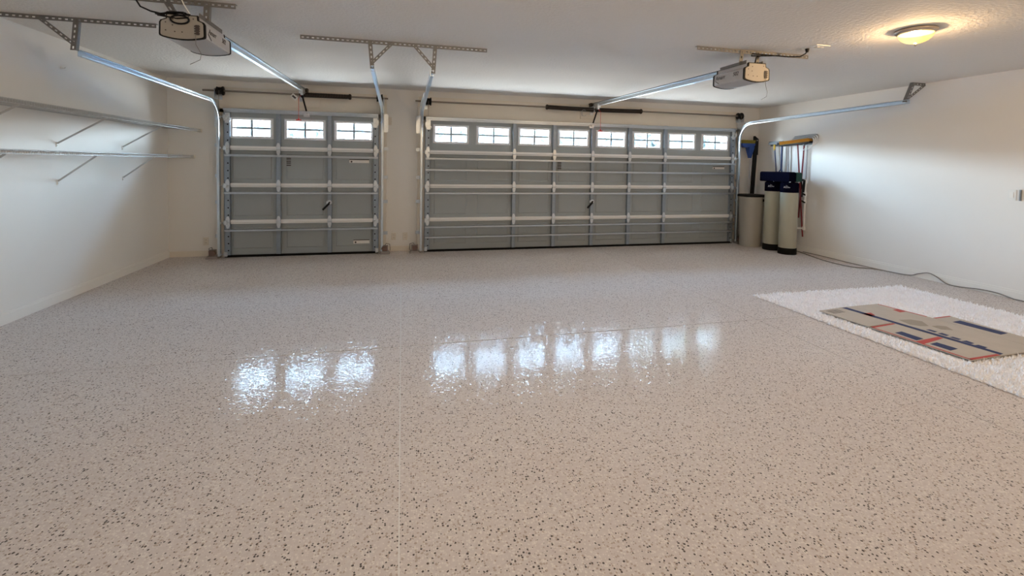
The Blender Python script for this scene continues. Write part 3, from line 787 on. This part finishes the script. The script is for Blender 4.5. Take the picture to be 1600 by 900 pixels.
build(MB().box(-0.305, -0.245, -0.022, 0, 1.95, 2.065), 'box_body', 'plate', t)
build(MB().box(-0.301, -0.249, -0.026, -0.022, 1.955, 2.06), 'box_cover', 'plate', t)
t = thing('light_switch', 'white rocker light switch plate on the wall above the rug', 'switch', (XR, -3.715, 1.13))
build(MB().box(XR - 0.007, XR, -3.752, -3.678, 1.073, 1.188), 'cover_plate', 'white', t)
build(MB().box(XR - 0.011, XR - 0.007, -3.732, -3.698, 1.10, 1.162), 'rocker', 'trim', t)
solo(MB().box(XR - 0.014, XR, -3.797, -3.782, 1.070, 1.19).box(XR - 0.017, XR - 0.014, -3.794, -3.785, 1.085, 1.175), 'control_strip', 'grey', 'narrow dark grey control strip on the wall next to the light switch', 'switch', (XR, -3.79, 1.13))
def sensor(x, s, label):
    t = thing('safety_sensor', label, 'sensor', (x, -0.15, 0), 'door safety sensors at floor level')
    build(MB().box(x - 0.05, x + 0.05, -0.19, -0.185, 0.04, 0.13).box(x - 0.05, x + 0.05, -0.19, -0.10, 0.035, 0.040), 'bracket', 'sensorbody', t)
    build(MB().box(x - 0.035, x + 0.035, -0.235, -0.19, 0.045, 0.115).lathe([(0.018, 0), (0.016, s * 0.012)], (x + s * 0.035, -0.212, 0.08), 'X', 12), 'sensor_body', 'sensor', t)
    build(MB().tube([(x, -0.19, 0.12), (x - s * 0.02, -0.16, 0.15), (x - s * 0.07, -0.12, 0.13), (x - s * 0.075, -0.10, 0.03)], 0.004, 6), 'lead_wire', 'black', t)
    build(MB().box(x - 0.075, x + 0.075, -0.235, -0.10, 0.0, 0.016).box(x - 0.06, x + 0.06, -0.225, -0.11, 0.016, 0.036), 'foot_block', 'sensorbody', t)
sensor(-2.64, 1, 'brown safety sensor on the floor at the outer edge of the single door')
sensor(-0.335, -1, 'brown safety sensor on the floor between the doors, beside the single door')
sensor(0.105, 1, 'brown safety sensor on the floor between the doors, beside the double door')
sensor(5.905, -1, 'brown safety sensor on the floor beside the brine tank')

# ------------------------------------------------------------------ water softener
def resin_tank(x, y, label):
    t = thing('softener_tank', label, 'tank', (x, y, 0), 'water softener tanks')
    r = 0.128
    build(MB().lathe([(r + 0.006, 0), (r + 0.008, 0.01), (r + 0.006, 0.10), (r, 0.104)], (x, y, 0), 'Z', 36), 'base_boot', 'rubber', t)
    build(MB().lathe([(r - 0.004, 0.09), (r, 0.11), (r, 0.97), (r - 0.002, 1.0), (r - 0.02, 1.06), (0.05, 1.12)], (x, y, 0), 'Z', 36), 'vessel', 'tank', t)
    sl = build(MB().lathe([(r + 0.003, 0.995), (r + 0.004, 1.0), (r + 0.004, 1.135), (r - 0.01, 1.155), (0.05, 1.165)], (x, y, 0), 'Z', 36), 'top_sleeve', 'head', t)
    # white script-like maker's mark wrapped on the sleeve
    a0 = math.atan2(-7.305 - y, -0.095 - x)
    m = MB()
    def on_arc(u, z): return (x + (r + 0.0055) * math.cos(a0 + u), y + (r + 0.0055) * math.sin(a0 + u), z)
    st = [(-0.62, 1.070), (-0.56, 1.095), (-0.52, 1.070), (-0.47, 1.095), (-0.40, 1.066), (-0.33, 1.112), (-0.26, 1.066), (-0.20, 1.108), (-0.14, 1.070), (-0.08, 1.088), (-0.02, 1.072), (0.06, 1.082)]
    m.tube([on_arc(u, z) for u, z in st], 0.0038, 5)
    build(m, 'script_mark', 'white', sl)
    return t
resin_tank(6.000, -1.165, 'almond softener tank with a black base, the one in front')
resin_tank(6.045, -0.790, 'almond softener tank with a black base, behind the front one')
t = thing('valve_head', 'dark navy and green control valve on top of the two softener tanks', 'valve', (6.02, -0.97, 1.16))
hb = lambda x0, x1, y0, y1, z0, z1: MB().loft([[(x0, y0, z), (x1, y0, z), (x1, y1, z), (x0, y1, z)] if 0 else [(x0 + e, y0 + e, z), (x1 - e, y0 + e, z), (x1 - e, y1 - e, z), (x0 + e, y1 - e, z)] for z, e in ((z0, 0.012), (z0 + 0.012, 0), (z1 - 0.015, 0), (z1, 0.015))])
build(hb(5.90, 6.14, -0.93, -0.64, 1.160, 1.325), 'rear_housing', 'head', t)
build(hb(5.88, 6.015, -1.27, -0.95, 1.160, 1.325), 'front_housing', 'head', t)
build(hb(6.015, 6.12, -1.28, -0.95, 1.165, 1.320), 'side_cover', 'green', t)
build(MB().tube([(6.0, -1.05, 1.20), (6.03, -0.9, 1.20)], 0.045, 12), 'connecting_pipe', 'head', t)
build(MB().tube([(6.06, -1.25, 1.19), (6.16, -1.255, 1.20), (6.21, -1.24, 1.19), (6.225, -1.22, 1.13), (6.225, -1.21, 1.0)], 0.019, 10), 'elbow_hose', 'black', t)
build(MB().tube([(6.11, -1.28, 1.17), (6.125, -1.29, 1.05), (6.128, -1.285, 0.93)], 0.010, 8), 'drain_hose', 'black', t)
m = MB()
for x, y in ((5.905, -0.95), (5.90, -1.27), (6.06, -1.285)): m.lathe([(0.012, 0), (0.012, 0.012)], (x, y, 1.16), 'Z', 8)
build(m, 'bolts', 'hinge', t)
# brine tank
bx, by = 5.925, -0.435
t = thing('brine_tank', 'almond square brine tank with a black lid in the corner', 'tank', (bx, by, 0))
def rr(hw, z, rad=0.125, cxy=(bx, by)):
    out = []
    for sx, sy, a0 in ((1, 1, 0), (-1, 1, PI / 2), (-1, -1, PI), (1, -1, 3 * PI / 2)):
        for k in range(5):
            a = a0 + PI / 2 * k / 4
            out.append((cxy[0] + sx * (hw - rad) + rad * math.cos(a), cxy[1] + sy * (hw - rad) + rad * math.sin(a), z))
    return out
build(MB().loft([rr(0.150, 0.0), rr(0.158, 0.02), rr(0.182, 0.84), rr(0.190, 0.85), rr(0.190, 0.875)], smooth=True), 'tank_body', 'brine', t)
build(MB().loft([rr(0.196, 0.875), rr(0.198, 0.885), rr(0.196, 0.91), rr(0.180, 0.918)]), 'lid', 'black', t)
build(MB().box(bx + 0.06, bx + 0.15, by - 0.20, by - 0.196, 0.80, 0.845), 'overflow_plate', 'black', t)

# white supply pipe with valves on the wall
t = thing('water_pipe', 'white plastic water pipe with shut-off valves on the wall behind the softener', 'pipe', (6.36, -1.10, 0.40))
px, py = 6.362, -1.118
build(MB().tube([(px, py, 0.40), (px, py, 1.19)], 0.0165, 12), 'riser', 'white', t)
build(MB().tube([(px, py, 0.40), (6.25, py + 0.03, 0.40), (6.10, py + 0.08, 0.41)], 0.0115, 10), 'branch', 'white', t)
for z in (0.40, 1.175): build(MB().lathe([(0.024, -0.03), (0.024, 0.03)], (px, py, z), 'Z', 12), 'elbow_fitting', 'white', t)
for z in (0.965, 0.84):
    build(MB().lathe([(0.02, -0.035), (0.028, -0.02), (0.028, 0.02), (0.02, 0.035)], (px, py, z), 'Z', 12), 'valve_body', 'white', t)
    build(MB().obox((px - 0.045, py - 0.015, z), (0.008, -0.008, 0.0), (0.006, 0.03, 0.012), (0, 0, 0.007)), 'valve_lever', 'black', t)

# ------------------------------------------------------------------ brooms and garden tools
t = thing('push_broom', 'blue broom with olive bristles standing upside down behind the brine tank', 'broom', (6.05, -0.16, 0))
build(MB().tube([(6.10, -0.14, 0.0), (6.10, -0.165, 0.9), (6.085, -0.18, 1.55)], 0.013, 10), 'handle', 'palegrey', t)
hd = MB().loft([[(x, y, z) for x, y in ((6.02 - wd, -0.18 - dp), (6.02 + wd, -0.18 - dp), (6.02 + wd, -0.18 + dp), (6.02 - wd, -0.18 + dp))] for z, wd, dp in ((1.75, 0.10, 0.03), (1.79, 0.135, 0.036), (1.825, 0.14, 0.036))])
hd.loft([[(6.075 - wd, -0.18 - wd, z), (6.075 + wd, -0.18 - wd, z), (6.075 + wd, -0.18 + wd, z), (6.075 - wd, -0.18 + wd, z)] for z, wd in ((1.56, 0.020), (1.66, 0.038), (1.76, 0.055))])
build(hd, 'head', 'blue', t)
m = MB()
for i in range(24):
    for j in range(4):
        x = 6.02 - 0.132 + 0.264 * i / 23; y = -0.18 - 0.026 + 0.052 * j / 3
        m.tube([(x, y, 1.82), (x + (x - 6.02) * 0.10, y + (y + 0.18) * 0.15, 1.885 + random.uniform(-0.004, 0.004))], 0.005, 4)
build(m, 'bristles', 'bristle', t, kind='stuff')
t = thing('squeegee_pole', 'tall black flat-bladed pole leaning in the corner beside the blue broom', 'pole', (6.165, -0.13, 0))
build(MB().loft([[(6.165 + 0.045 * f_ - wd, -0.12 - 0.05 * f_ - 0.018, z), (6.165 + 0.045 * f_ + wd, -0.12 - 0.05 * f_ - 0.018, z), (6.165 + 0.045 * f_ + wd, -0.12 - 0.05 * f_ + 0.018, z), (6.165 + 0.045 * f_ - wd, -0.12 - 0.05 * f_ + 0.018, z)] for f_, z, wd in ((0, 0.0, 0.03), (0.4, 0.8, 0.032), (0.85, 1.66, 0.032))]), 'shaft', 'black', t)
build(MB().loft([[(6.166, y, 1.62), (6.243, y, 1.62), (6.249, y, 1.91), (6.172, y, 1.965), (6.164, y, 1.955)] for y in (-0.19, -0.15)]), 'blade', 'black', t)
build(MB().lathe([(0.010, -0.194), (0.010, -0.19)], (6.217, 0, 1.885), 'Y', 10), 'hang_hole', 'palegrey', t)

WX = XR - 0.075        # tools hang about this far off the wall
t = thing('tool_rack', 'grey wall rack rail holding brooms and a rake on the wall', 'rack', (XR, -0.75, 1.80))
build(MB().box(XR - 0.03, XR, -1.20, -0.33, 1.775, 1.825), 'rail', 'grey', t)
for y in (-0.42, -0.58, -0.76, -0.95, -1.08):
    build(MB().box(XR - 0.085, XR - 0.03, y - 0.022, y - 0.014, 1.785, 1.805).box(XR - 0.085, XR - 0.03, y + 0.014, y + 0.022, 1.785, 1.805).box(XR - 0.09, XR - 0.082, y - 0.022, y - 0.014, 1.785, 1.825).box(XR - 0.09, XR - 0.082, y + 0.014, y + 0.022, 1.785, 1.825), 'hook', 'grey', t)
def hung(name, label, cat, y0, y1, z1, z0, hm, x=WX, r=0.0115, ztop=None):
    t = thing(name, label, cat, (x, y0, z0), 'long-handled tools on the wall rack')
    build(MB().tube([(x, y0, z1), (x + 0.006, (y0 + y1) / 2, (z0 + z1) / 2), (x + 0.012, y1, z0)], r, 10), 'handle', hm, t)
    return t
# broom with amber head and a dark red handle
t = hung('push_broom', 'red-handled push broom with an amber bristle head hung on the wall rack', 'broom', -0.955, -1.115, 1.80, 0.26, 'redpaint')
build(MB().loft([[(WX - 0.05, y, z - 0.03), (WX + 0.035, y, z - 0.03), (WX + 0.035, y, z - 0.005), (WX - 0.05, y, z - 0.005)] for y, z in ((-0.62, 1.795), (-0.92, 1.815), (-1.235, 1.835))]), 'head_block', 'black', t)
m = MB()
for i in range(46):
    for j in range(4):
        f_ = i / 45; y = -0.635 - 0.585 * f_; z = 1.795 + 0.036 * f_
        m.tube([(WX - 0.045 + 0.07 * j / 3, y, z - 0.008), (WX - 0.065 + 0.095 * j / 3, y - 0.004, z + 0.045)], 0.008, 4)
build(m, 'bristles', 'orange', t, kind='stuff')
# second red handle, crossing the first
t = hung('garden_hoe', 'second red-handled tool crossing the amber broom, hung on the wall rack', 'hoe', -1.065, -1.000, 1.80, 0.56, 'redpaint', WX + 0.022)
build(MB().obox((WX + 0.022, -1.065, 1.815), (0, 0.045, 0.004), (0.004, 0, 0), (0, 0, 0.03)).tube([(WX + 0.022, -1.065, 1.76), (WX + 0.022, -1.065, 1.80)], 0.015, 8), 'head', 'grey', t)
# white rake with long strips that turn down at one end
t = hung('leaf_rake', 'white plastic rake with long curved tines above the amber broom', 'rake', -1.115, -1.105, 1.76, 1.19, 'palegrey', WX + 0.032)
for k in range(4):
    xo = XR - 0.012 - 0.034 * k; zz = 1.945 - 0.022 * k
    path = [(-0.84 - 0.012 * k, zz - 0.02), (-1.05, zz - 0.006), (-1.20, zz)] + [(-1.255 - 0.045 * math.sin(a), zz - 0.05 + 0.05 * math.cos(a)) for a in [PI / 2 * q / 4 for q in range(5)]] + [(-1.285, zz - 0.10), (-1.25, zz - 0.16), (-1.17, zz - 0.185), (-1.10, zz - 0.19)]
    m = MB().loft([[(xo - 0.011, y, z - 0.004), (xo + 0.011, y, z - 0.004), (xo + 0.011, y, z + 0.004), (xo - 0.011, y, z + 0.004)] if i < 4 or i > 10 else [(xo - 0.011, y - 0.003, z), (xo + 0.011, y - 0.003, z), (xo + 0.011, y + 0.003, z), (xo - 0.011, y + 0.003, z)] for i, (y, z) in enumerate(path)], smooth=False)
    build(m, 'tine', 'white', t)
    m = MB().loft([[(xo - 0.0145, y, z - 0.009), (xo - 0.0110, y, z - 0.009), (xo - 0.0110, y, z + 0.001), (xo - 0.0145, y, z + 0.001)] for (y, z) in path[:9]])
    build(m, 'tine_edge', 'grey', t)
# tools with blue handles
t = hung('hand_squeegee', 'navy-handled squeegee with a yellow collar at the far end of the rack', 'squeegee', -0.475, -0.53, 1.73, 1.20, 'navy', r=0.010)
build(MB().tube([(WX, -0.470, 1.70), (WX, -0.468, 1.80)], [0.015, 0.019], 10), 'collar', 'yellow', t)
build(MB().box(WX - 0.02, WX + 0.02, -0.66, -0.345, 1.80, 1.835).box(WX - 0.006, WX + 0.006, -0.66, -0.345, 1.835, 1.86), 'blade', 'grey', t)
t = hung('dust_mop', 'thick navy-handled mop with a forked grip beside the yellow collar', 'mop', -0.635, -0.625, 1.80, 1.36, 'navy', r=0.016)
build(MB().tube([(WX + 0.012, -0.625, 1.38), (WX, -0.59, 1.32), (WX, -0.54, 1.22)], 0.010, 8).tube([(WX + 0.012, -0.625, 1.38), (WX, -0.655, 1.30)], 0.014, 8), 'fork', 'navy', t)
build(MB().box(WX - 0.035, WX + 0.03, -0.72, -0.56, 1.79, 1.83), 'head', 'black', t)
t = hung('scraper_pole', 'pale grey pole hanging between the navy and red handles', 'pole', -0.735, -0.755, 1.80, 1.10, 'palegrey', WX + 0.03, r=0.012)
build(MB().box(WX + 0.015, WX + 0.045, -0.80, -0.68, 1.80, 1.84), 'scraper_head', 'grey', t)

# ------------------------------------------------------------------ cable along the wall
def smooth_path(p, n=6):
    p = [V(q) for q in p]; out = []
    for i in range(len(p) - 1):
        a, b_, c, d = p[max(i - 1, 0)], p[i], p[i + 1], p[min(i + 2, len(p) - 1)]
        for k in range(n):
            u = k / n
            out.append(0.5 * ((2 * b_) + (c - a) * u + (2 * a - 5 * b_ + 4 * c - d) * u * u + (3 * b_ - a - 3 * c + d) * u ** 3))
    out.append(p[-1]); return out
cb = smooth_path([(6.35, -0.95, 0.008), (6.27, -1.226, 0.007), (6.09, -1.79, 0.007), (6.10, -2.18, 0.007), (6.30, -2.36, 0.007), (6.37, -2.728, 0.010), (6.38, -2.85, 0.055), (6.38, -2.96, 0.090), (6.375, -3.06, 0.065), (6.36, -3.18, 0.010), (6.36, -3.32, 0.008), (6.38, -3.50, 0.028), (6.38, -3.66, 0.028), (6.36, -3.79, 0.010), (6.35, -3.90, 0.008), (6.36, -4.6, 0.008), (6.37, -5.6, 0.008)])
t = thing('extension_cable', 'grey cable snaking along the floor at the foot of the wall', 'cable', (6.35, -0.95, 0))
build(MB().tube(cb, 0.0065, 6), 'cable_run', 'cable', t)
build(MB().tube(smooth_path([(6.385, -1.1, 0.007), (6.37, -1.6, 0.007), (6.33, -2.0, 0.007), (6.33, -2.38, 0.007)]), 0.005, 6), 'cable_end', 'cable', t)

# ------------------------------------------------------------------ rug and flattened carton
RX0, RX1, RY0, RY1 = 3.60, 5.66, -6.0, -3.17
t = thing('shag_rug', 'white shag rug lying on the beige floor under the flattened carton', 'rug', ((RX0 + RX1) / 2, (RY0 + RY1) / 2, 0))
build(MB().box(RX0 + 0.01, RX1 - 0.01, RY0 + 0.01, RY1 - 0.01, 0.0, 0.008), 'backing', 'pile', t)
m = MB(); vs_, fs = [], []
step = 0.019
ny, nx = int((RY1 - RY0) / step), int((RX1 - RX0) / step)
for j in range(ny + 1):
    for i in range(nx + 1):
        x = RX0 + (RX1 - RX0) * (i + random.uniform(-0.45, 0.45)) / nx; y = RY0 + (RY1 - RY0) * (j + random.uniform(-0.45, 0.45)) / ny
        under = 3.80 < x < 4.88 and -4.93 < y < -3.75
        hgt = random.uniform(0.014, 0.036) * (0.55 if under else 1)
        r_ = random.uniform(0.009, 0.014); a = random.uniform(0, 2 * PI); lx, ly = random.uniform(-0.012, 0.012), random.uniform(-0.012, 0.012)
        k = len(vs_)
        for q in range(3): vs_.append((x + r_ * math.cos(a + q * 2.094), y + r_ * math.sin(a + q * 2.094), 0.006))
        vs_.append((x + lx, y + ly, hgt))
        fs += [(k, k + 1, k + 3), (k + 1, k + 2, k + 3), (k + 2, k, k + 3)]
m.add(vs_, fs)
build(m, 'pile', 'pile', t, kind='stuff')
CZ = 0.022
t = thing('flattened_carton', 'flattened brown cardboard box with red and navy print on the white rug', 'carton', (4.35, -4.34, CZ))
def sheet(name, poly, dz=0.0):
    return build(MB().prism(poly, CZ + dz, CZ + 0.007 + dz), name, 'card', t)
mainp = sheet('main_panel', [(4.085, -3.752), (4.585, -3.726), (4.655, -4.14), (4.655, -4.905), (4.21, -4.926), (4.14, -4.20)])
fa = sheet('flap', [(3.788, -3.796), (4.083, -3.754), (4.130, -4.205), (3.833, -4.236)])
fb = sheet('flap', [(3.828, -4.250), (4.136, -4.214), (4.206, -4.924), (3.880, -4.943)])
fc = sheet('flap', [(4.660, -4.172), (4.885, -4.157), (4.878, -4.800), (4.870, -4.880), (4.660, -4.905)])
def ink(name, parent, polys, mm):
    m = MB()
    for p in polys: m.prism(p, CZ + 0.0071, CZ + 0.0078)
    build(m, name, mm, parent)
ink('navy_stripe', mainp, [[(4.090, -3.768), (4.150, -3.765), (4.262, -4.905), (4.212, -4.915), (4.146, -4.24)]], 'cardnavy')
ink('red_patch', mainp, [[(4.110, -3.945), (4.225, -3.943), (4.196, -4.007), (4.120, -4.03)], [(4.535, -3.91), (4.605, -3.908), (4.615, -3.977), (4.524, -3.988)], [(4.567, -3.737), (4.583, -3.737), (4.652, -4.130), (4.631, -4.136)]], 'cardred')
ink('smudge', mainp, [[(4.279, -4.156), (4.40, -4.17), (4.452, -4.226), (4.373, -4.334), (4.30, -4.32), (4.247, -4.27)], [(4.397, -4.339), (4.47, -4.34), (4.519, -4.372), (4.472, -4.453), (4.384, -4.42)]], 'cardstain')
ink('navy_lettering', mainp, [[(4.245 + 0.0, -4.40 - 0.085 * k), (4.285 + 0.012 * (k % 2), -4.40 - 0.085 * k), (4.292, -4.455 - 0.085 * k), (4.25, -4.46 - 0.085 * k)] for k in range(5)], 'cardnavy')
ink('navy_block', fb, [[(3.900, -4.403), (3.988, -4.392), (3.991, -4.555), (3.895, -4.571)], [(3.920, -4.650), (4.012, -4.636), (4.028, -4.767), (3.93, -4.782)]], 'cardnavy')
ink('red_band', fb, [[(3.868, -4.586), (4.160, -4.545), (4.165, -4.580), (3.878, -4.640)], [(3.829, -4.251), (4.133, -4.216), (4.134, -4.236), (3.832, -4.275)], [(3.829, -4.251), (3.845, -4.251), (3.898, -4.940), (3.880, -4.942)], [(3.882, -4.918), (4.200, -4.900), (4.204, -4.922), (3.882, -4.941)]], 'cardred')
ink('navy_print', fa, [[(3.84, -3.82 - 0.018 * k), (4.0, -3.80 - 0.018 * k), (4.0, -3.806 - 0.018 * k), (3.84, -3.826 - 0.018 * k)] for k in range(5)], 'ink')
ink('navy_band', fc, [[(4.713, -4.294), (4.827, -4.279), (4.851, -4.601), (4.751, -4.613)]], 'cardnavy')
ink('red_edge', fc, [[(4.663, -4.174), (4.884, -4.159), (4.882, -4.176), (4.668, -4.190)]], 'cardred')

# ------------------------------------------------------------------ outdoors beyond the windows
struct(MB().box(-40, 60, 8.0, 60, -0.4, -0.05), 'street', 'street', 'pale grey street outside the garage')
def tree(x, y, h, r, label):
    t = thing('tree', label, 'tree', (x, y, -0.05), 'trees across the street')
    build(MB().tube([(x, y, -0.05), (x + 0.1, y, h * 0.3), (x, y, h * 0.6)], [0.22, 0.16, 0.10], 8), 'trunk', 'bark', t)
    m = MB(); vs_, fs = [], []
    for k in range(420):
        a, b_ = random.uniform(0, 2 * PI), math.acos(random.uniform(-1, 1)); rr_ = r * random.uniform(0.45, 1.0)
        c = V((x + rr_ * math.sin(b_) * math.cos(a), y + rr_ * math.sin(b_) * math.sin(a), h * 0.62 + rr_ * 0.85 * math.cos(b_)))
        d1 = V((random.uniform(-1, 1), random.uniform(-1, 1), random.uniform(-1, 1))).normalized(); d2 = d1.orthogonal().normalized(); s_ = random.uniform(0.15, 0.35)
        i = len(vs_)
        vs_ += [c + d1 * s_, c + d2 * s_ * 0.5, c - d1 * s_, c - d2 * s_ * 0.5]; fs.append((i, i + 1, i + 2, i + 3))
    m.add(vs_, fs)
    build(m, 'crown', 'leaf', t, kind='stuff')
for x, y, h, r, lab in ((16.6, 12.6, 11.0, 2.9, 'tall leafy tree outside, beyond the far end of the double door'), (11.2, 11.0, 10.0, 2.6, 'tall leafy tree outside, beyond the double door near the softener'),
                        (8.0, 18.6, 5.0, 2.0, 'low leafy tree outside, beyond the middle of the double door'), (-4.5, 18.4, 4.6, 1.8, 'low leafy tree outside, beyond the single door')):
    tree(x, y, h, r, lab)
hg = thing('hedge', 'long clipped hedge across the street, added to dim the sky behind the door windows', 'hedge', (8, 15, -0.05))  # added to darken the bright sky behind the panes so muntins show
build(MB().box(-22, 42, 14.6, 15.6, -0.05, 3.1), 'hedge_core', 'hedge', hg)
m = MB(); vs_, fs = [], []
for k in range(5200):
    c = V((random.uniform(-22, 42), 14.6 - random.uniform(0.0, 0.35), random.uniform(0.0, 3.35)))
    d1 = V((random.uniform(-1, 1), random.uniform(-0.4, 0.4), random.uniform(-1, 1))).normalized(); d2 = d1.orthogonal().normalized(); s_ = random.uniform(0.10, 0.28)
    i = len(vs_)
    vs_ += [c + d1 * s_, c + d2 * s_ * 0.4, c - d1 * s_, c - d2 * s_ * 0.4]; fs.append((i, i + 1, i + 2, i + 3))
m.add(vs_, fs)
build(m, 'hedge_leaves', 'hedge', hg, kind='stuff')
